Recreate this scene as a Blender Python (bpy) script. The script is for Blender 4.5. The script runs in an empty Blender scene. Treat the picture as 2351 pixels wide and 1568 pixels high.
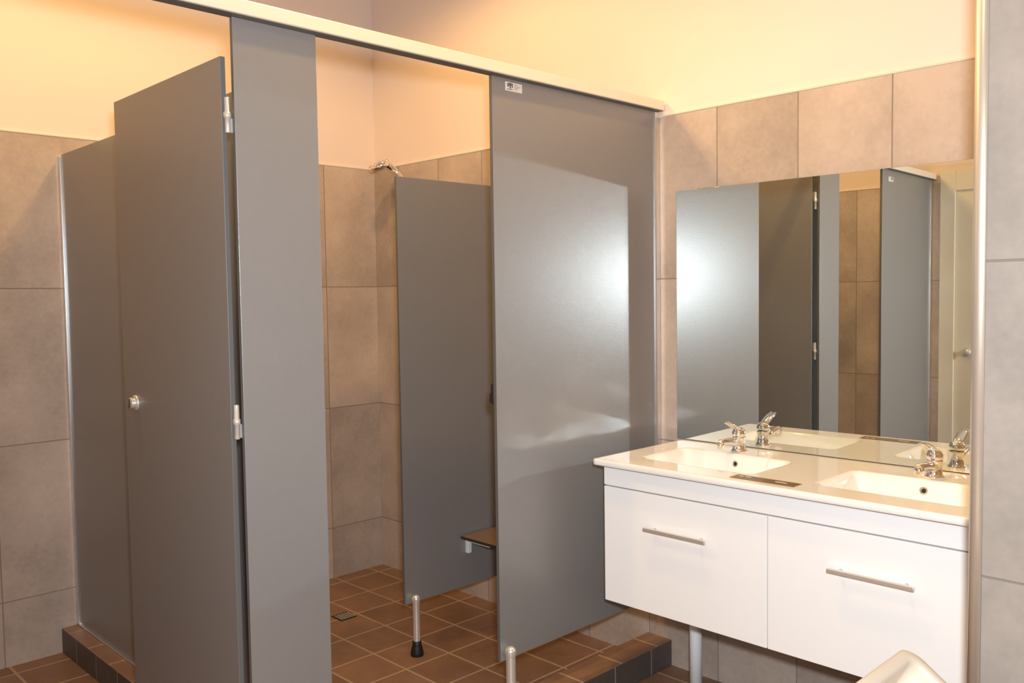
import bpy, bmesh, math
from mathutils import Vector, Matrix

S = bpy.context.scene
COL = S.collection
PI = math.pi

# ------------------------------------------------------------------ measurements (metres)
# X runs towards the mirror wall (X = 0), Y runs into the showers (Y = 0 is the cubicle front), Z up.
TILE_TOP = 2.0554
BACK = 1.785
LEFT = -3.06
FRONT = -2.9
CEIL = 3.15
RAIL_B, RAIL_T = 2.077, 2.112
WT = 0.8734            # worktop height
T = 0.013              # panel thickness

# ------------------------------------------------------------------ materials
def new_mat(name):
    m = bpy.data.materials.new(name); m.use_nodes = True
    nt = m.node_tree
    return m, nt, nt.nodes['Principled BSDF']

def plain(name, col, rough=.5, metal=0., spec=.5, coat=0., noise=0., nscale=6., bump=0., bscale=300.):
    m, nt, b = new_mat(name)
    b.inputs['Base Color'].default_value = (*col, 1)
    b.inputs['Roughness'].default_value = rough
    b.inputs['Metallic'].default_value = metal
    b.inputs['Specular IOR Level'].default_value = spec
    b.inputs['Coat Weight'].default_value = coat
    b.inputs['Coat Roughness'].default_value = .08
    geo = nt.nodes.new('ShaderNodeNewGeometry')
    if noise:
        n = nt.nodes.new('ShaderNodeTexNoise'); n.inputs['Scale'].default_value = nscale
        n.inputs['Detail'].default_value = 5
        nt.links.new(geo.outputs['Position'], n.inputs['Vector'])
        mx = nt.nodes.new('ShaderNodeMix'); mx.data_type = 'RGBA'
        mx.inputs['A'].default_value = (*[c*(1-noise) for c in col], 1)
        mx.inputs['B'].default_value = (*[min(1, c*(1+noise)) for c in col], 1)
        nt.links.new(n.outputs['Fac'], mx.inputs['Factor'])
        nt.links.new(mx.outputs['Result'], b.inputs['Base Color'])
    if bump:
        n2 = nt.nodes.new('ShaderNodeTexNoise'); n2.inputs['Scale'].default_value = bscale
        nt.links.new(geo.outputs['Position'], n2.inputs['Vector'])
        bp = nt.nodes.new('ShaderNodeBump'); bp.inputs['Strength'].default_value = bump
        bp.inputs['Distance'].default_value = .002
        nt.links.new(n2.outputs['Fac'], bp.inputs['Height'])
        nt.links.new(bp.outputs['Normal'], b.inputs['Normal'])
    return m

def tile_mat(name, ua, va, pu, pv, ou, ov, gw, base, var, grout, rough, cell=.12, mott=3.0):
    """Rectangular tiles laid from world axes ua/va with pitch pu/pv and offsets ou/ov."""
    m, nt, b = new_mat(name)
    N, L = nt.nodes.new, nt.links.new
    def math_(op, a, c=None):
        n = N('ShaderNodeMath'); n.operation = op
        for i, s in enumerate((a, c)):
            if s is None: continue
            if isinstance(s, (int, float)): n.inputs[i].default_value = s
            else: L(s, n.inputs[i])
        return n.outputs[0]
    geo = N('ShaderNodeNewGeometry'); sep = N('ShaderNodeSeparateXYZ'); L(geo.outputs['Position'], sep.inputs[0])
    def axis(a, p, o):
        if p is None: return None, None
        t = math_('DIVIDE', math_('SUBTRACT', sep.outputs[a], o), p)
        idx = math_('FLOOR', t)
        fr = math_('SUBTRACT', t, idx)
        d = math_('MULTIPLY', math_('SUBTRACT', .5, math_('ABSOLUTE', math_('SUBTRACT', fr, .5))), p)
        return d, idx
    du, iu = axis(ua, pu, ou); dv, iv = axis(va, pv, ov)
    d = du if dv is None else (dv if du is None else math_('MINIMUM', du, dv))
    sm = N('ShaderNodeMapRange'); sm.interpolation_type = 'SMOOTHSTEP'
    sm.inputs['From Min'].default_value = gw*.45; sm.inputs['From Max'].default_value = gw*.75
    L(d, sm.inputs['Value'])
    comb = N('ShaderNodeCombineXYZ')
    if iu is not None: L(iu, comb.inputs[0])
    if iv is not None: L(iv, comb.inputs[1])
    wn = N('ShaderNodeTexWhiteNoise'); L(comb.outputs[0], wn.inputs['Vector'])
    vadd = N('ShaderNodeVectorMath'); vadd.operation = 'ADD'
    vs = N('ShaderNodeVectorMath'); vs.operation = 'SCALE'; vs.inputs['Scale'].default_value = 20
    L(wn.outputs['Color'], vs.inputs[0]); L(geo.outputs['Position'], vadd.inputs[0]); L(vs.outputs[0], vadd.inputs[1])
    n1 = N('ShaderNodeTexNoise'); n1.inputs['Scale'].default_value = mott; n1.inputs['Detail'].default_value = 7
    n1.inputs['Roughness'].default_value = .62; L(vadd.outputs[0], n1.inputs['Vector'])
    n2 = N('ShaderNodeTexNoise'); n2.inputs['Scale'].default_value = 55; n2.inputs['Detail'].default_value = 4
    L(vadd.outputs[0], n2.inputs['Vector'])
    f = math_('ADD', math_('MULTIPLY', math_('SUBTRACT', n1.outputs['Fac'], .5), 2.2),
              math_('ADD', math_('MULTIPLY', math_('SUBTRACT', n2.outputs['Fac'], .5), .55),
                    math_('MULTIPLY', math_('SUBTRACT', wn.outputs['Value'], .5), cell*4)))
    f = math_('ADD', f, .5)
    mx = N('ShaderNodeMix'); mx.data_type = 'RGBA'
    mx.inputs['A'].default_value = (*[c*(1-var) for c in base], 1)
    mx.inputs['B'].default_value = (*[c*(1+var) for c in base], 1)
    L(f, mx.inputs['Factor'])
    mg = N('ShaderNodeMix'); mg.data_type = 'RGBA'
    mg.inputs['A'].default_value = (*grout, 1); L(mx.outputs['Result'], mg.inputs['B']); L(sm.outputs[0], mg.inputs['Factor'])
    L(mg.outputs['Result'], b.inputs['Base Color'])
    r = N('ShaderNodeMapRange'); r.inputs['To Min'].default_value = .85; r.inputs['To Max'].default_value = rough
    L(sm.outputs[0], r.inputs['Value']); L(r.outputs[0], b.inputs['Roughness'])
    bp = N('ShaderNodeBump'); bp.inputs['Strength'].default_value = .6; bp.inputs['Distance'].default_value = .0015
    hh = math_('ADD', sm.outputs[0], math_('MULTIPLY', n2.outputs['Fac'], .25))
    L(hh, bp.inputs['Height']); L(bp.outputs['Normal'], b.inputs['Normal'])
    return m

CONC = (.475, .378, .312)
M = {}
M['tile_x'] = tile_mat('concrete tile facing X', 1, 2, .305, .6035, .0545, .253, .0035, CONC, .24, (.28, .215, .165), .42)
M['tile_y'] = tile_mat('concrete tile facing Y', 0, 2, .305, .6035, -1.785, .253, .0035, CONC, .24, (.28, .215, .165), .42)
M['floor'] = tile_mat('brown quarry tile', 0, 1, .21, .2095, -.091, .2325, .008, (.245, .134, .080), .22, (.42, .29, .19), .45, .10, 6)
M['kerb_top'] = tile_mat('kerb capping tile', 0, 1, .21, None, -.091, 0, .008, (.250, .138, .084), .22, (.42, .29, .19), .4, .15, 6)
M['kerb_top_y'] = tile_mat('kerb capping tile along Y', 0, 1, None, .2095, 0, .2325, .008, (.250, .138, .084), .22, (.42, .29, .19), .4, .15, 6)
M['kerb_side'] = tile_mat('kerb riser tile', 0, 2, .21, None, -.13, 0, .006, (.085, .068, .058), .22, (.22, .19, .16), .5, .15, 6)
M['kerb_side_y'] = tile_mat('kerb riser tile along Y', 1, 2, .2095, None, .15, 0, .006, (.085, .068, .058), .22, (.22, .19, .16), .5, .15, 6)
M['paint'] = plain('cream wall paint', (.83, .70, .615), .6, noise=.02, nscale=3)
M['ceil'] = plain('ceiling paint', (.80, .75, .66), .8)
M['panel'] = plain('grey compact laminate', (.216, .205, .200), .345, spec=1., noise=.03, nscale=40, bump=.12, bscale=240)
M['panel'].node_tree.nodes['Principled BSDF'].inputs['IOR'].default_value = 1.54
M['edge'] = plain('dark laminate edge', (.13, .125, .12), .45)
M['alu'] = plain('satin aluminium', (.72, .71, .69), .30, metal=1., noise=.04, nscale=30)
M['rail'] = plain('pale anodised rail', (.90, .78, .62), .34, metal=.2)
M['trim'] = plain('champagne tile trim', (.74, .66, .55), .33, metal=.7, noise=.03, nscale=30)
M['chrome'] = plain('chrome', (.86, .86, .87), .05, metal=1., noise=.01)
M['steel'] = plain('brushed stainless steel', (.86, .85, .82), .22, metal=.65, noise=.04, nscale=60)
M['nickel'] = plain('satin nickel', (.74, .69, .63), .32, metal=.6, noise=.04, nscale=60)
M['black'] = plain('black rubber', (.012, .012, .012), .5, noise=.1)
M['white'] = plain('white melamine', (.95, .94, .925), .32, noise=.01)
M['dark'] = plain('shadow gap board', (.05, .045, .04), .7, noise=.1)
M['china'] = plain('white vitreous china', (.93, .90, .84), .07, spec=.6, noise=.006)
M['pvc'] = plain('white pvc', (.80, .82, .82), .35, noise=.01)
M['tub'] = plain('cream moulded plastic', (.60, .52, .42), .42, noise=.02)
M['seat'] = plain('brown laminate seat', (.24, .145, .095), .35, noise=.12, nscale=20)
M['seat_edge'] = plain('dark seat edge', (.035, .022, .016), .5, noise=.1)
M['sign'] = plain('bronze label foil', (.30, .205, .11), .25, metal=.35, noise=.25, nscale=30)
M['signtext'] = plain('pale label print', (.75, .62, .42), .4, noise=.05)
M['sticker'] = plain('white paper sticker', (.80, .75, .66), .5, noise=.02)
M['ink'] = plain('grey sticker print', (.12, .10, .09), .6, noise=.1)
M['iron'] = plain('dark metal grate', (.055, .045, .038), .45, metal=.6, noise=.2, nscale=80)
M['doorpaint'] = plain('cream gloss paint', (.74, .67, .54), .35, noise=.02)
m, nt, b = new_mat('silvered mirror glass')
b.inputs['Base Color'].default_value = (.80, .83, .79, 1); b.inputs['Metallic'].default_value = 1
b.inputs['Roughness'].default_value = 0.0
M['mirror'] = m

# ------------------------------------------------------------------ mesh helpers
class MB:
    def __init__(s): s.bm = bmesh.new()
    def _mat(s, faces, i):
        for f in faces: f.material_index = i
    def box(s, x0, x1, y0, y1, z0, z1, bev=0., mi=0, seg=2):
        r = bmesh.ops.create_cube(s.bm, size=1)
        vs = r['verts']
        for v in vs:
            v.co = Vector(((x0+x1)/2 + v.co.x*(x1-x0), (y0+y1)/2 + v.co.y*(y1-y0), (z0+z1)/2 + v.co.z*(z1-z0)))
        fs = {f for v in vs for f in v.link_faces}
        s._mat(fs, mi)
        if bev:
            es = list({e for v in vs for e in v.link_edges})
            bmesh.ops.bevel(s.bm, geom=es, offset=bev, segments=seg, affect='EDGES', profile=.5)
        return s
    def faces_mat(s, fn, mi):
        s.bm.normal_update()
        for f in s.bm.faces:
            if fn(f.normal, f.calc_center_median()): f.material_index = mi
        return s
    def lathe(s, prof, origin=(0, 0, 0), axis=(0, 0, 1), seg=32, mi=0):
        """prof: (radius, height) pairs; capped where the radius is 0."""
        q = Vector(axis).normalized().to_track_quat('Z', 'Y').to_matrix()
        o = Vector(origin); rings = []
        for r, h in prof:
            if r < 1e-6: rings.append([s.bm.verts.new(o + q @ Vector((0, 0, h)))])
            else: rings.append([s.bm.verts.new(o + q @ Vector((r*math.cos(2*PI*k/seg), r*math.sin(2*PI*k/seg), h))) for k in range(seg)])
        for a, b_ in zip(rings, rings[1:]):
            for k in range(seg):
                k2 = (k+1) % seg
                if len(a) == 1 and len(b_) == 1: continue
                if len(a) == 1: f = s.bm.faces.new((a[0], b_[k], b_[k2]))
                elif len(b_) == 1: f = s.bm.faces.new((a[k], a[k2], b_[0]))
                else: f = s.bm.faces.new((a[k], a[k2], b_[k2], b_[k]))
                f.material_index = mi; f.smooth = True
        return s
    def tube(s, pts, rad, seg=16, mi=0, cap=True, flat=1.0):
        """a tube along pts; rad a number or one per point; flat squeezes the local second axis."""
        pts = [Vector(p) for p in pts]
        rads = rad if isinstance(rad, (list, tuple)) else [rad]*len(pts)
        rings = []; prev = None
        for i, p in enumerate(pts):
            t = (pts[min(i+1, len(pts)-1)] - pts[max(i-1, 0)]).normalized()
            if prev is None:
                up = Vector((0, 0, 1)) if abs(t.z) < .9 else Vector((1, 0, 0))
                n = t.cross(up).normalized()
            else: n = (prev - t*prev.dot(t)).normalized()
            prev = n; bn = t.cross(n)
            rings.append([s.bm.verts.new(p + rads[i]*(math.cos(2*PI*k/seg)*n + flat*math.sin(2*PI*k/seg)*bn)) for k in range(seg)])
        for a, b_ in zip(rings, rings[1:]):
            for k in range(seg):
                f = s.bm.faces.new((a[k], a[(k+1) % seg], b_[(k+1) % seg], b_[k])); f.smooth = True; f.material_index = mi
        if cap:
            for r in (rings[0][::-1], rings[-1]):
                f = s.bm.faces.new(r); f.material_index = mi
        return s
    def build(s, name, mats, parent=None, loc=None, smooth_angle=None):
        bmesh.ops.recalc_face_normals(s.bm, faces=s.bm.faces)
        me = bpy.data.meshes.new(name)
        off = Vector(loc) if loc is not None else Vector((0, 0, 0))
        if parent is not None: off = ROOT[parent.name]
        if off.length: bmesh.ops.translate(s.bm, verts=s.bm.verts, vec=-off)
        s.bm.to_mesh(me); s.bm.free()
        for m_ in (mats if isinstance(mats, (list, tuple)) else [mats]): me.materials.append(m_)
        o = bpy.data.objects.new(name, me); COL.objects.link(o)
        if parent is not None: o.parent = parent
        else: o.location = off
        ROOT[o.name] = off
        return o

ROOT = {}
def thing(name, label, cat, loc, group=None):
    o = bpy.data.objects.new(name, None); COL.objects.link(o); o.location = loc
    o.empty_display_size = .05
    o['label'] = label; o['category'] = cat
    if group: o['group'] = group
    ROOT[o.name] = Vector(loc)
    return o
def tag(o, label, cat, group=None):
    o['label'] = label; o['category'] = cat
    if group: o['group'] = group
    return o
def struct(o, label=None, cat=None):
    o['kind'] = 'structure'
    if label: o['label'] = label
    if cat: o['category'] = cat
    return o
def dup(root, dx, label, name=None):
    """copy a thing with its parts and their sub-parts, moved by dx"""
    r = root.copy(); COL.objects.link(r); r.location = root.location + Vector(dx); r['label'] = label
    for ch in list(root.children):
        c = ch.copy(); COL.objects.link(c); c.parent = r
        for g in ch.children:
            d = g.copy(); COL.objects.link(d); d.parent = c
    return r

# ------------------------------------------------------------------ setting
fl = MB().box(LEFT, 0, FRONT, BACK, -.05, 0).build('floor', M['floor'])
struct(fl, 'brown square tiled floor with pale grout lines', 'floor')
ce = MB().box(LEFT-.1, .1, FRONT-.1, BACK+.1, CEIL, CEIL+.05).build('ceiling', M['ceil'])
struct(ce, 'plain cream ceiling', 'ceiling')

def wall(name, label, x0, x1, y0, y1, tiles, tmat, edge, z1=CEIL):
    w = MB().box(x0, x1, y0, y1, -.05, z1).build(name, M['paint'])
    struct(w, label, 'wall')
    for t in tiles: MB().box(*t, 0, TILE_TOP).build('tile_cladding', tmat, w)
    for e in edge: MB().box(*e, bev=.003).build('tile_edging', M['doorpaint'], w)
    return w
# mirror wall: face of the tiles at X = 0, paint 9 mm behind
wall('wall_right', 'concrete tiled wall with cream paint above, behind the mirror and the vanity', .009, .11, -1.38, BACK+.1,
     [(0, .009, -1.38, BACK)], M['tile_x'], [(-.003, .009, -1.38, BACK, TILE_TOP, TILE_TOP+.008)])
wall('wall_back', 'concrete tiled wall with cream paint above at the back of the showers', LEFT-.1, .009, BACK+.009, BACK+.11,
     [(LEFT, -1.508, BACK, BACK+.009)], M['tile_y'], [(LEFT, -.003, BACK-.003, BACK+.009, TILE_TOP, TILE_TOP+.008)])
MB().box(-1.508, 0, BACK, BACK+.009, 0, TILE_TOP).build('tile_cladding', tile_mat('shower tile facing Y', 0, 2, .305, .6035, .002, .253, .0035, CONC, .24, (.28, .215, .165), .42), bpy.data.objects['wall_back'])
wl = wall('wall_left', 'tiled wall beside the cubicles, seen in the mirror', LEFT-.11, LEFT-.009, FRONT, BACK+.009,
     [(LEFT-.009, LEFT, -.055, BACK)], tile_mat('left tile facing X', 1, 2, .605, .6035, .465, .253, .0035, CONC, .24, (.28, .215, .165), .42), [(LEFT-.009, LEFT+.003, -.055, BACK, TILE_TOP, TILE_TOP+.008)])
wall('wall_front', 'cream painted wall behind the camera', LEFT-.1, -.9, FRONT-.11, FRONT, [], M['paint'], [])
# the tiled pier at the right of the picture: front face X = -0.9, end face Y = -1.38
pier = MB().box(-.891, .009, FRONT, -1.389, -.05, CEIL).build('wall_near', M['paint'])
struct(pier, 'grey concrete tiled pier at the right beside the vanity', 'wall')
MB().box(-.9, -.891, FRONT, -1.4062, 0, CEIL).build('tile_cladding', tile_mat('pier tile', 1, 2, .605, .6035, -1.95, .253, .004, (.325, .277, .238), .20, (.22, .185, .155), .42), pier)
MB().box(-.882, -.005, -1.389, -1.38, 0, TILE_TOP).build('tile_cladding', M['tile_y'], pier)
# quarter-round metal corner trim on the pier
mb = MB(); R_ = .016
cx_, cy_ = -.9+R_-.005, -1.38-R_
NA = 16
prof = [(cx_ + R_*math.cos(a), cy_ + R_*math.sin(a)) for a in [PI*.42 + PI*.83*k/NA for k in range(NA+1)]]
prof += [(-.8995, -1.4065), (-.885, -1.4065), (-.885, -1.389), (-.876, -1.389), (-.876, -1.380)]
vb = [mb.bm.verts.new((x, y, 0)) for x, y in prof]; vt = [mb.bm.verts.new((x, y, CEIL)) for x, y in prof]
for k in range(len(prof)):
    k2 = (k+1) % len(prof); f = mb.bm.faces.new((vb[k], vb[k2], vt[k2], vt[k])); f.smooth = k < NA
mb.bm.faces.new(vb[::-1]); mb.bm.faces.new(vt)
struct(mb.build('trim_1', M['trim']), 'rounded metal corner trim on the edge of the grey tiled pier', 'trim')
# door in the left wall (seen in the mirror)
d = MB().box(LEFT-.009, LEFT+.004, -.95, -.14, .01, 2.0, bev=.002).build('door_1', M['doorpaint'])
struct(d, 'cream door with cream frame reflected at the right edge of the mirror', 'door')
fr = MB().box(LEFT-.009, LEFT+.022, -.14, -.055, 0, 2.12, bev=.003)
fr.box(LEFT-.009, LEFT+.022, -1.07, -.95, 0, 2.12, bev=.003).box(LEFT-.009, LEFT+.020, -.95, -.14, 2.0, 2.12, bev=.003)
fr.build('door_frame', M['doorpaint'], d)
mb = MB(); mb.lathe([(0, .03), (.022, .028), (.025, .02), (.01, .012), (.022, .004), (.022, 0)], (LEFT+.004, -.215, 1.02), (1, 0, 0), 20)
mb.build('door_handle', M['nickel'], d)
# tiled kerbs
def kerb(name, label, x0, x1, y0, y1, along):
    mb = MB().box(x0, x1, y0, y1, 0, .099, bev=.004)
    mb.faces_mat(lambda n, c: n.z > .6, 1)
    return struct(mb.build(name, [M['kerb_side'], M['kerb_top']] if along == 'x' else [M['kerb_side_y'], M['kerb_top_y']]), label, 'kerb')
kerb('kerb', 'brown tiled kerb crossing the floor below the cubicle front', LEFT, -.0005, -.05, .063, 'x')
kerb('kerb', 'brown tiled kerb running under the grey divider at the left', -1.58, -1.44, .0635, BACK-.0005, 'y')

# ------------------------------------------------------------------ cubicles
PANELS = 'grey cubicle front panels under the head rail'
def leg(root, x, y, z0, z1, r=.0155):
    """pedestal leg: metal tube with a domed top and a rubber foot"""
    mb = MB()
    mb.lathe([(r*.62, .03), (r*.62, z1-z0-.055), (r*.75, z1-z0-.045), (r*.95, z1-z0-.03), (r*1.22, z1-z0-.014), (r*1.15, z1-z0-.004),
              (r*.7, z1-z0+.004), (0, z1-z0+.007)], (x, y, z0), seg=24)
    mb.tube([(x, y, z0+.03), (x, y, z1-.01)], r, 24, cap=False)
    l = mb.build('leg', M['steel'], root)
    fb = MB().lathe([(0, 0), (r*1.75, 0), (r*1.75, .012), (r*1.5, .030), (r*1.2, .045), (r*1.2, .058), (0, .058)], (x, y, z0), seg=24)
    f = fb.build('rubber_foot', M['black'], l)
    return l
def sticker(root, x0, x1, z0, z1):
    s_ = MB().box(x0, x1, -.0008, 0, z0, z1).build('sticker', M['sticker'], root)
    s_['label'] = 'small white printed sticker'
    w, h = x1-x0, z1-z0
    mb = MB()
    def mark(u0, u1, v0, v1): mb.box(x0+w*u0, x0+w*u1, -.0012, -.0007, z0+h*v0, z0+h*v1)
    mark(.12, .20, .45, .86); mark(.22, .36, .56, .92); mark(.25, .33, .30, .52); mark(.10, .42, .16, .24); mark(.38, .44, .40, .90)
    for k in range(4): mark(.52, .62+.09*((k*2) % 3+1), .76-.17*k, .80-.17*k)
    mb.build('print', M['ink'], s_)
def panel_mesh(x0, x1, z0, z1, y0=0., y1=T):
    mb = MB().box(x0, x1, y0, y1, z0, z1, bev=.0012)
    return mb.faces_mat(lambda n, c: abs(n.y) < .5, 1)
# right-hand front panel
pr = thing('partition_panel', 'wide glossy grey cubicle panel beside the vanity, with white sticker at its top', 'partition panel', (-.42, 0, .099), PANELS)
panel_mesh(-.8456, -.026, .2574, RAIL_B-.0013).build('panel', [M['panel'], M['edge']], pr)
MB().box(-.028, -.001, -.006, T+.006, .2574, RAIL_B-.0014, bev=.002).build('wall_channel', M['alu'], pr)
leg(pr, -.817, -.0165, .099, .298)
sticker(pr, -.789, -.716, 2.0385, 2.0655)
lk = MB().box(-.8475, -.828, T, T+.012, 1.070, 1.135, bev=.003).box(-.846, -.836, T+.010, T+.020, 1.075, 1.105, bev=.003)
lk.build('latch_keeper', M['iron'], pr)
# post between the two doorways
pp = thing('partition_panel', 'narrow light grey cubicle panel between the two open doorways', 'partition panel', (-1.573, 0, .099), PANELS)
panel_mesh(-1.6873, -1.4597, .2574, RAIL_B-.0013).build('panel', [M['panel'], M['edge']], pp)
leg(pp, -1.573, -.0165, .099, .298)
# left front panel, seen only in the mirror
pl = thing('partition_panel', 'grey cubicle panel with a small sticker, reflected near the right end of the mirror', 'partition panel', (-2.7, 0, .099), PANELS)
panel_mesh(-3.030, -2.255, .2574, RAIL_B-.0013).build('panel', [M['panel'], M['edge']], pl)
MB().box(LEFT+.001, -3.028, -.006, T+.006, .2574, RAIL_B-.0014, bev=.002).build('wall_channel', M['alu'], pl)
leg(pl, -2.29, -.0165, .099, .298)
sticker(pl, -2.415, -2.345, 2.012, 2.038)
# head rail
hr = thing('head_rail', 'pale metal head rail running along the top of the grey cubicles', 'rail', (-1.55, 0, RAIL_B))
mb = MB().box(LEFT+.001, -.001, -.030, .016, RAIL_B, RAIL_T, bev=.003)
mb.build('rail_bar', M['rail'], hr)
mb = MB().box(LEFT+.002, -.002, -.024, .0125, RAIL_B-.0012, RAIL_B+.004, bev=.0004)
mb.build('rail_lining', M['edge'], hr)
# divider between the two showers
dv = thing('divider_panel', 'large dark grey divider between the two shower stalls, behind the open door', 'divider', (-1.51, .9, .099))
mb = MB().box(-1.515, -1.502, T+.002, BACK-.018, .105, 1.985, bev=.0012); mb.faces_mat(lambda n, c: abs(n.x) < .5, 1)
mb.build('panel', [M['panel'], M['edge']], dv)
MB().box(-1.522, -1.495, BACK-.022, BACK-.0005, .104, 1.979, bev=.002).build('wall_channel', M['alu'], dv)
MB().box(-1.523, -1.494, .03, BACK-.022, .099, .108, bev=.002).build('floor_channel', M['alu'], dv)

# doors, opened inwards against the divider
def hinge(root, x, y, zc, side):
    """lift-off hinge: barrel with a middle bush, two leaves"""
    mb = MB()
    h = .042
    mb.lathe([(0, -h), (.0062, -h), (.0066, -h+.002), (.0066, -.008), (.0092, -.006), (.0092, .006), (.0066, .008), (.0066, h-.002), (.0055, h), (0, h)], (x, y, zc), seg=20)
    a, b_ = (x-.002, x+.016) if side > 0 else (x-.016, x+.002)
    mb.box(a, b_, y+.001, y+.0035, zc-h*.95, zc-.006)
    mb.box(x-.0012, x+.0012, y, y+.010, zc+.006, zc+h*.95)
    return mb.build('hinge', M['steel'], root)
def door(label, hx, face_x, y0, y1, knob, group, side):
    d = thing('cubicle_door', label, 'door', (hx, y0, .105), group)
    mb = MB().box(face_x, face_x+T, y0, y1, .2574, 1.985, bev=.0012); mb.faces_mat(lambda n, c: abs(n.x) < .5, 1)
    leaf = mb.build('door_leaf', [M['panel'], M['edge']], d)
    for z in (1.846, 1.111): hinge(d, hx, y0-.009, z, side)
    if knob:
        ky = knob
        kb = MB()
        kb.lathe([(0, -.001), (.0225, -.001), (.0225, .005), (.019, .007), (.0145, .007), (.0145, .012), (.0165, .014), (.0165, .017), (.0145, .019), (0, .0195)],
                 (face_x, ky, 1.113), (-1, 0, 0), 28)
        k_ = kb.build('indicator_knob', M['nickel'], d)
        k_['label'] = 'round satin metal latch knob'
        ks = MB().box(face_x-.0215, face_x-.0185, ky-.003, ky+.003, 1.1005, 1.1255, bev=.001)
        ks.build('coin_slot', M['black'], k_)
        tb = MB().lathe([(0, 0), (.021, 0), (.021, .006), (.009, .008), (.009, .02), (0, .021)], (face_x+T, ky, 1.113), (1, 0, 0), 24)
        tb.box(face_x+T+.018, face_x+T+.024, ky-.004, ky+.004, 1.095, 1.131, bev=.001)
        tb.build('latch_turn', M['nickel'], d)
    return d
door('open grey cubicle door with round metal knob, left of the narrow panel', -1.6985, -1.7085, .024, .690, .6035, 'grey cubicle doors standing open', 1)
door('open grey cubicle door hinged behind the narrow panel, reflected dark in the mirror', -1.4565, -1.4535, .030, .690, .6035, 'grey cubicle doors standing open', -1)

# privacy screen in the middle shower
ip = thing('privacy_panel', 'grey screen panel on a metal leg inside the shower, behind the doorway', 'panel', (-.33, .751, 0))
mb = MB().box(-.6486, -.020, .7446, .7446+T, .2047, 1.8664, bev=.0012); mb.faces_mat(lambda n, c: abs(n.y) < .5, 1)
mb.build('panel', [M['panel'], M['edge']], ip)
MB().box(-.022, -.001, .739, .7446+T+.005, .2047, 1.866, bev=.002).build('wall_channel', M['alu'], ip)
leg(ip, -.609, .7275, 0, .2335, .0145)
# fold-down seat
st = thing('shower_seat', 'brown fold-down bench seat on the grey screen panel', 'seat', (-.18, .70, .42))
mb = MB().box(-.365, -.022, .475, .738, .410, .424, bev=.004); mb.faces_mat(lambda n, c: abs(n.z) < .5, 1)
mb.build('seat_board', [M['seat'], M['seat_edge']], st)
for bx in (-.325, -.07):
    mb = MB().box(bx-.010, bx+.010, .724, .7445, .345, .410, bev=.003).box(bx-.008, bx+.008, .60, .735, .392, .410, bev=.003)
    mb.build('bracket', M['pvc'], st)
# hand shower
sh = thing('hand_shower', 'chrome shower head showing above the grey screen panel', 'shower head', (-.01, 1.41, 1.80))
hc = Vector((-.15, 1.53, 2.035)); ax = Vector((-.42, .10, 1.0)).normalized()
mb = MB().lathe([(0, -.012), (.046, -.012), (.054, -.008), (.056, 0), (.052, .010), (.036, .020), (.02, .027), (0, .030)], hc, ax, 32)
for k in range(7):
    a = 2*PI*k/7; q = ax.to_track_quat('Z', 'Y').to_matrix()
    p_ = hc + q @ Vector((.042*math.cos(a), .042*math.sin(a), .010))
    mb.lathe([(.009, -.006), (.010, .006), (.006, .011), (0, .012)], p_, ax, 12)
hd = mb.build('rose', M['chrome'], sh)
mb = MB().lathe([(0, -.0015), (.041, -.0015), (.041, 0)], hc - ax*.012, ax, 32)
mb.build('spray_plate', M['iron'], hd)
MB().tube([hc + Vector((.03, -.03, .006)), (-.112, 1.462, 2.008), (-.088, 1.430, 1.965), (-.068, 1.412, 1.92), (-.060, 1.406, 1.84)], [.017, .015, .0125, .012, .012], 16).build('handle', M['chrome'], sh)
mb = MB().tube([(-.0006, 1.41, 1.87), (-.062, 1.408, 1.87)], .011, 16).lathe([(0, 0), (.027, 0), (.027, .006), (.015, .01), (0, .01)], (-.0006, 1.41, 1.87), (-1, 0, 0), 24)
mb.lathe([(.0185, -.018), (.0185, .018), (.0125, .018), (.0125, -.018), (.0185, -.018)], (-.063, 1.408, 1.87), (0, 0, 1), 24)
mb.build('bracket', M['chrome'], sh)
hose = [(-.060, 1.406, 1.842)]
for k in range(1, 21):
    t = k/20; hose.append((-.06+.045*t, 1.406+.10*math.sin(PI*t)-.0*t, 1.842-.95*math.sin(PI*t*.62)))
MB().tube(hose, .0065, 10).build('hose', M['steel'], sh)
# floor drain
dr = thing('floor_drain', 'small dark square drain grate in the shower floor', 'drain', (-.573, 1.29, 0))
MB().box(-.614, -.532, 1.249, 1.331, .0002, .0022, bev=.0006).build('frame', M['iron'], dr)
mb = MB()
for k in range(6): mb.box(-.604+.0125*k, -.598+.0125*k, 1.259, 1.321, .0020, .0034, bev=.0004)
mb.build('grate', M['nickel'], dr)

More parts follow.
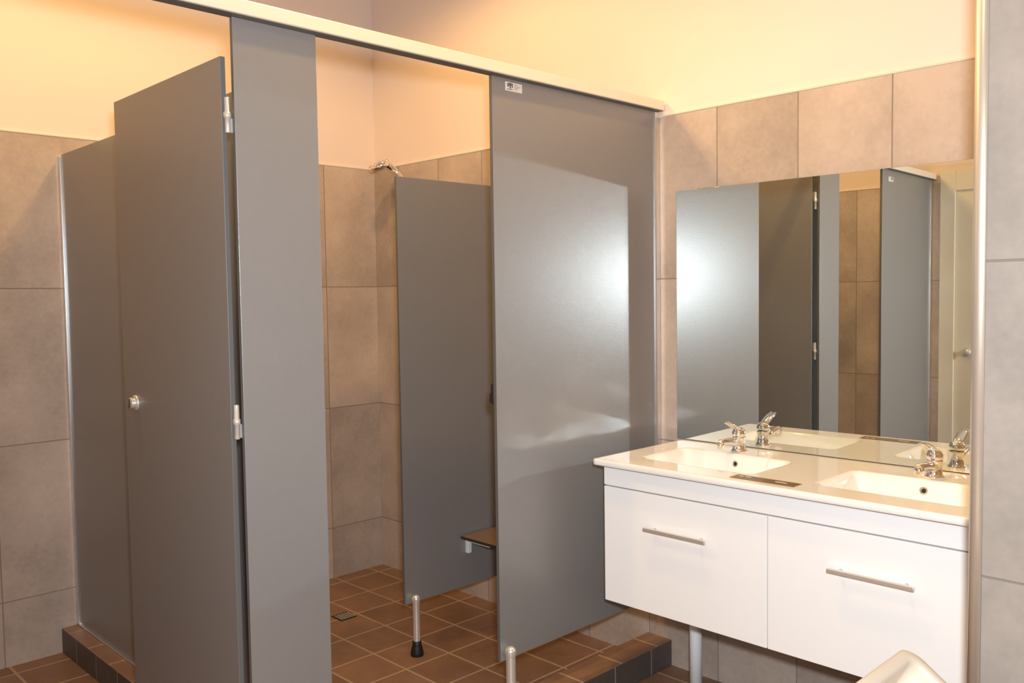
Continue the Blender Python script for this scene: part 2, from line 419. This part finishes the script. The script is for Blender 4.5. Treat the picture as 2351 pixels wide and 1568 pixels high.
# ------------------------------------------------------------------ vanity
VY0, VY1 = -.139, -1.315     # cabinet ends
VX = -.499
vc = thing('vanity_cabinet', 'white wall-hung double vanity cabinet with two doors under the washbasins', 'cabinet', (-.25, -.727, .403))
mb = MB().box(VX+.020, -.0005, VY0-.016, VY0, .4127, .8515, bev=.001).box(VX+.020, -.0005, VY1, VY1+.016, .4127, .8515, bev=.001)
mb.box(VX+.020, -.0005, VY1+.0161, VY0-.0161, .4127, .428).box(-.016, -.0005, VY1+.0161, VY0-.0161, .4281, .76)
mb.build('carcass', M['white'], vc)
MB().box(VX+.024, -.02, VY1+.006, VY0-.006, .403, .4125).build('underside', M['dark'], vc)
MB().box(VX, VX+.019, VY1, VY0, .786, .8505, bev=.0015).build('fascia', M['white'], vc)
MID = -.727
for y0, y1, hy in ((MID+.0015, VY0, -.4275), (VY1, MID-.0015, -1.026)):
    dd = MB().box(VX, VX+.019, y0, y1, .403, .782, bev=.0015).build('door', M['white'], vc)
    hb = MB().box(VX-.030, VX-.019, hy-.112, hy+.112, .668, .680, bev=.0022)
    for s_ in (-.085, .085): hb.tube([(VX+.001, hy+s_, .674), (VX-.022, hy+s_, .674)], .0045, 12)
    hb.build('handle', M['nickel'], dd)['label'] = 'satin metal bar handle'
# worktop with two moulded basins
wt = thing('vanity_worktop', 'glossy white worktop with two moulded rectangular washbasins', 'worktop', (-.26, -.727, .853))
WX0, WY0_, WY1_ = -.5272, -.1235, -1.3335
basins = [(-.635, -.222), (-1.235, -.822)]
BX0, BX1 = -.425, -.162
def basin_grid():
    """a single sheet: flat top, each basin a rounded rectangular hollow with sloping sides"""
    bm = bmesh.new()
    nx, ny = 88, 200
    def depth(x, y):
        z = 0.
        for a, b_ in basins:
            cx, cy = (BX0+BX1)/2, (a+b_)/2; hx, hy = (BX1-BX0)/2, (b_-a)/2
            r = .035
            qx, qy = abs(x-cx)-(hx-r), abs(y-cy)-(hy-r)
            sd = math.hypot(max(qx, 0), max(qy, 0)) + min(max(qx, qy), 0) - r
            if sd < 0:
                sl = .030 if x > cx else .085          # steeper at the tap side
                if abs(y-cy) > hy*.55: sl = max(sl, .06)
                t = min(1., -sd/sl); t = t*t*(3-2*t)
                z = -.088*t - .006*min(1, -sd/.10)
        rim = .0
        return z
    grid = []
    for i in range(nx+1):
        row = []
        x = WX0 + (-.0005-WX0)*i/nx
        for j in range(ny+1):
            y = WY1_ + (WY0_-WY1_)*j/ny
            row.append(bm.verts.new((x, y, WT + depth(x, y))))
        grid.append(row)
    for i in range(nx):
        for j in range(ny):
            f = bm.faces.new((grid[i][j], grid[i+1][j], grid[i+1][j+1], grid[i][j+1])); f.smooth = True
    # apron edges with a small roll
    border = [grid[0][j] for j in range(ny+1)] + [grid[i][ny] for i in range(1, nx+1)] + [grid[nx][j] for j in range(ny-1, -1, -1)] + [grid[i][0] for i in range(nx-1, 0, -1)]
    ring = border
    cxm, cym = (WX0)/2, (WY0_+WY1_)/2
    for (off, zz) in ((.0022, -.0012), (.0036, -.004), (.0036, -.017), (.0020, -.0205), (-.010, -.0215)):
        nr = []
        for v in border:
            dx = -off if abs(v.co.x-WX0) < 1e-6 else 0
            dy = (off if abs(v.co.y-WY0_) < 1e-6 else (-off if abs(v.co.y-WY1_) < 1e-6 else 0))
            nr.append(bm.verts.new((v.co.x+dx, v.co.y+dy, WT+zz)))
        for k in range(len(ring)):
            k2 = (k+1) % len(ring)
            f = bm.faces.new((ring[k], ring[k2], nr[k2], nr[k])); f.smooth = True
        ring = nr
    return bm
mb = MB(); mb.bm.free(); mb.bm = basin_grid()
top = mb.build('top', M['china'], wt)
TAPY = (-.403, -1.033)
for y in (-.4285, -1.0285):
    ov = MB().lathe([(.0065, -.004), (.0065, .002), (.0105, .0035), (.0115, .002), (.0115, -.002)], (BX1-.0125, y, WT-.030), (-1, 0, .25), 20)
    o_ = ov.build('overflow_ring', M['chrome'], wt)
    MB().lathe([(0, .0), (.0065, .0)], (BX1-.0125, y, WT-.030), (-1, 0, .25), 16).build('overflow_hole', M['black'], o_)
    MB().lathe([(0, .006), (.020, .005), (.024, .002), (.024, -.004)], ((BX0+BX1)/2+.02, y, WT-.0935), (0, 0, 1), 24).build('waste', M['chrome'], wt)
# mixer taps
def mixer(y):
    t = thing('basin_mixer', '', 'tap', (-.108, y, WT), 'chrome mixer taps on the worktop')
    x = -.108
    mb = MB().lathe([(0, 0), (.0265, 0), (.0265, .003), (.0225, .007), (.0205, .012), (.0195, .030), (.0205, .042), (.0220, .047), (.0215, .050), (0, .050)], (x, y, WT), seg=32)
    mb.build('body', M['chrome'], t)
    sp = MB().tube([(x-.008, y, WT+.029), (x-.04, y, WT+.036), (x-.075, y, WT+.041), (x-.108, y, WT+.043), (x-.121, y, WT+.041)], [.016, .0145, .0125, .0115, .0108], 20)
    s_ = sp.build('spout', M['chrome'], t)
    MB().lathe([(0, -.020), (.0085, -.020), (.0125, -.018), (.0125, 0), (.011, .002)], (x-.112, y, WT+.042), (.18, 0, 1), 20).build('aerator', M['chrome'], s_)
    lv = MB().lathe([(.0205, 0), (.0225, .005), (.0225, .013), (.0195, .021), (.012, .027), (0, .029)], (x, y, WT+.051), (-.12, 0, 1), 32)
    lv.tube([(x+.006, y, WT+.068), (x-.016, y, WT+.078), (x-.036, y, WT+.088), (x-.056, y, WT+.097), (x-.074, y, WT+.104), (x-.079, y, WT+.106)],
            [.014, .0155, .0155, .0145, .012, .006], 20, flat=.40)
    lv.build('lever', M['chrome'], t)
    return t
m1 = mixer(TAPY[0]); m1['label'] = 'chrome mixer tap at the left washbasin, farther from the grey tiled pier'
m2 = dup(m1, (0, TAPY[1]-TAPY[0], 0), 'chrome mixer tap at the right washbasin, next to the grey tiled pier')
# label strip lying on the worktop
sg = thing('label_strip', 'thin bronze label strip lying on the worktop between the basins', 'label', (-.4715, -.706, WT))
mb = MB().box(-.4965, -.4470, -.805, -.605, WT+.0004, WT+.0016, bev=.0005); mb.build('strip', M['sign'], sg)
for (x0, x1, y0, y1) in ((-.473, -.465, -.770, -.735), (-.467, -.460, -.655, -.640), (-.468, -.461, -.632, -.618)):
    MB().box(x0, x1, y0, y1, WT+.0014, WT+.0020).build('print_mark', M['signtext'], sg)
# waste pipe below
wp = thing('waste_pipe', 'white waste pipe running from the vanity down to the floor', 'pipe', (-.161, -.264, 0))
MB().tube([(-.161, -.264, .003), (-.161, -.264, .4025)], .0215, 24).build('pipe', M['pvc'], wp)
MB().lathe([(.0215, 0), (.040, 0), (.040, .006), (.030, .012), (.0215, .014)], (-.161, -.264, .0005), seg=24).build('floor_collar', M['pvc'], wp)
# mirror (turned a degree and a half off the wall)
MD = math.radians(1.1)
mw = 1.22
mr = thing('wall_mirror', 'large frameless mirror on the tiled wall above the vanity', 'mirror', (-.0055-mw*math.sin(MD), -.1005, WT+.003))
ms = MB().box(-.004, 0, -mw, 0, .0, 1.7742-WT-.003, bev=.0008); ms.faces_mat(lambda n, c: n.x < -.9, 1)
me_o = ms.build('glass', [M['edge'], M['mirror']]); me_o.parent = mr
mr.rotation_euler = (0, 0, MD)
for z in (.06, .80):
    bk = MB().box(.0003, .022, -.06, -.02, z, z+.05, bev=.001).build('backing_batten', M['dark']); bk.parent = mr

# ------------------------------------------------------------------ bin at the lower right corner
def bin_():
    C0 = Vector((-1.064, -1.334, .752))
    a = Vector((-1, 0, 0)); th = math.radians(36); b_ = Vector((0, -math.cos(th), -math.sin(th))); n = a.cross(b_).normalized()
    if n.z < 0: n = -n
    La, Lb = .40, .30
    r = thing('plastic_bin', 'cream plastic bin with sloping tray top, low in front of the vanity', 'bin', (C0.x-.2, C0.y-.14, 0))
    def ring(ins, dep, rad, k=8):
        pts = []
        for (sx, sy, a0) in ((0, 0, PI), (1, 0, 1.5*PI), (1, 1, 0), (0, 1, .5*PI)):
            cx = (ins+rad) if sx == 0 else La-ins-rad; cy = (ins+rad) if sy == 0 else Lb-ins-rad
            for i in range(k+1):
                t = a0 + (PI/2)*i/k
                pts.append(C0 + a*(cx+rad*math.cos(t)) + b_*(cy+rad*math.sin(t)) + n*dep)
        return pts
    def loft(rings, name, mat, close=True, par=r):
        mb = MB(); vr = [[mb.bm.verts.new(p) for p in q] for q in rings]
        for A, B in zip(vr, vr[1:]):
            for k in range(len(A)):
                k2 = (k+1) % len(A); f = mb.bm.faces.new((A[k], A[k2], B[k2], B[k])); f.smooth = True
        if close: mb.bm.faces.new(vr[-1])
        return mb.build(name, mat, par)
    loft([ring(.010, -.026, .030), ring(.002, -.020, .034), ring(0, -.010, .036), ring(.001, -.003, .036), ring(.005, .0, .034), ring(.022, .0, .026),
          ring(.025, -.002, .024), ring(.027, -.007, .022), ring(.033, -.050, .020), ring(.038, -.056, .016), ring(.046, -.058, .012)], 'tray_lid', M['tub'])
    # body: from below the lid straight down to the floor, slightly tapered
    top_r = ring(.012, -.024, .028)
    def down(z, tap):
        c = sum(top_r, Vector())/len(top_r)
        return [Vector((c.x+(p.x-c.x)*tap, c.y+(p.y-c.y)*tap, z)) for p in top_r]
    mid = [Vector((p.x, p.y, p.z-.03)) for p in top_r]
    loft([top_r, mid, down(.42, .97), down(.20, .90), down(.006, .84), down(.001, .82)], 'body', M['tub'])
bin_()

# ------------------------------------------------------------------ light
def area(name, loc, target, size, energy, col, spread=None, shape='DISK'):
    l = bpy.data.lights.new(name, 'AREA'); l.shape = shape; l.size = size; l.energy = energy; l.color = col
    if spread: l.spread = spread
    o = bpy.data.objects.new(name, l); COL.objects.link(o); o.location = loc
    o.rotation_euler = (Vector(target)-Vector(loc)).to_track_quat('-Z', 'Y').to_euler()
    return o
WARM = (1.0, .62, .27)
EN = [45, 43, 57, 8, 57]
EC = [(1, .60, .20)]*3 + [(1, .95, .60), (.86, .95, 1.04)]
SPOT = [(165, .4), (165, .4), (155, .8), (165, .4)]
for i, (x, y, z) in enumerate(((-.92, .66, 3.0), (-1.99, .85, 3.0), (-1.05, -.46, 3.0), (-2.1, -1.3, 3.0))):
    l = bpy.data.lights.new('ceiling_lamp', 'SPOT'); l.energy = EN[i]; l.color = EC[i]; l.shadow_soft_size = .05
    l.spot_size = math.radians(SPOT[i][0]); l.spot_blend = SPOT[i][1]
    o = bpy.data.objects.new('ceiling_lamp', l); COL.objects.link(o); o.location = (x, y, z)
area('camera_flash', (-2.67, -2.0, 1.53), (-.6, -.55, 1.2), .085, EN[4], EC[4])
w = bpy.data.worlds.new('world'); S.world = w; w.use_nodes = True
w.node_tree.nodes['Background'].inputs[0].default_value = (1, .85, .65, 1)
w.node_tree.nodes['Background'].inputs[1].default_value = .02

# ------------------------------------------------------------------ camera
yaw, pitch, roll = math.radians(45.5652), math.radians(-3.0535), math.radians(-.8257)
f = Vector((math.cos(pitch)*math.cos(yaw), math.cos(pitch)*math.sin(yaw), math.sin(pitch)))
r = Vector((math.sin(yaw), -math.cos(yaw), 0)); u = r.cross(f)
r2 = math.cos(roll)*r + math.sin(roll)*u; u2 = -math.sin(roll)*r + math.cos(roll)*u
cam = bpy.data.cameras.new('camera'); co = bpy.data.objects.new('camera', cam); COL.objects.link(co)
mat = Matrix((r2, u2, -f)).transposed().to_4x4(); mat.translation = (-2.7056, -1.9687, 1.41)
co.matrix_world = mat
cam.sensor_width = 36; cam.lens = 2021.54*36/2351
cam.clip_start = .05
S.camera = co

S.view_settings.view_transform = 'Standard'; S.view_settings.look = 'None'
S.view_settings.exposure = 0; S.view_settings.gamma = 1; S.view_settings.use_curve_mapping = False
S.cycles.use_denoising = True
S.cycles.max_bounces = 8; S.cycles.glossy_bounces = 6; S.cycles.diffuse_bounces = 4
S.cycles.use_guiding = True; S.cycles.use_surface_guiding = True; S.cycles.guiding_training_samples = 64
S.cycles.caustics_reflective = True
S.cycles.blur_glossy = 0.0
S.cycles.sample_clamp_indirect = 0
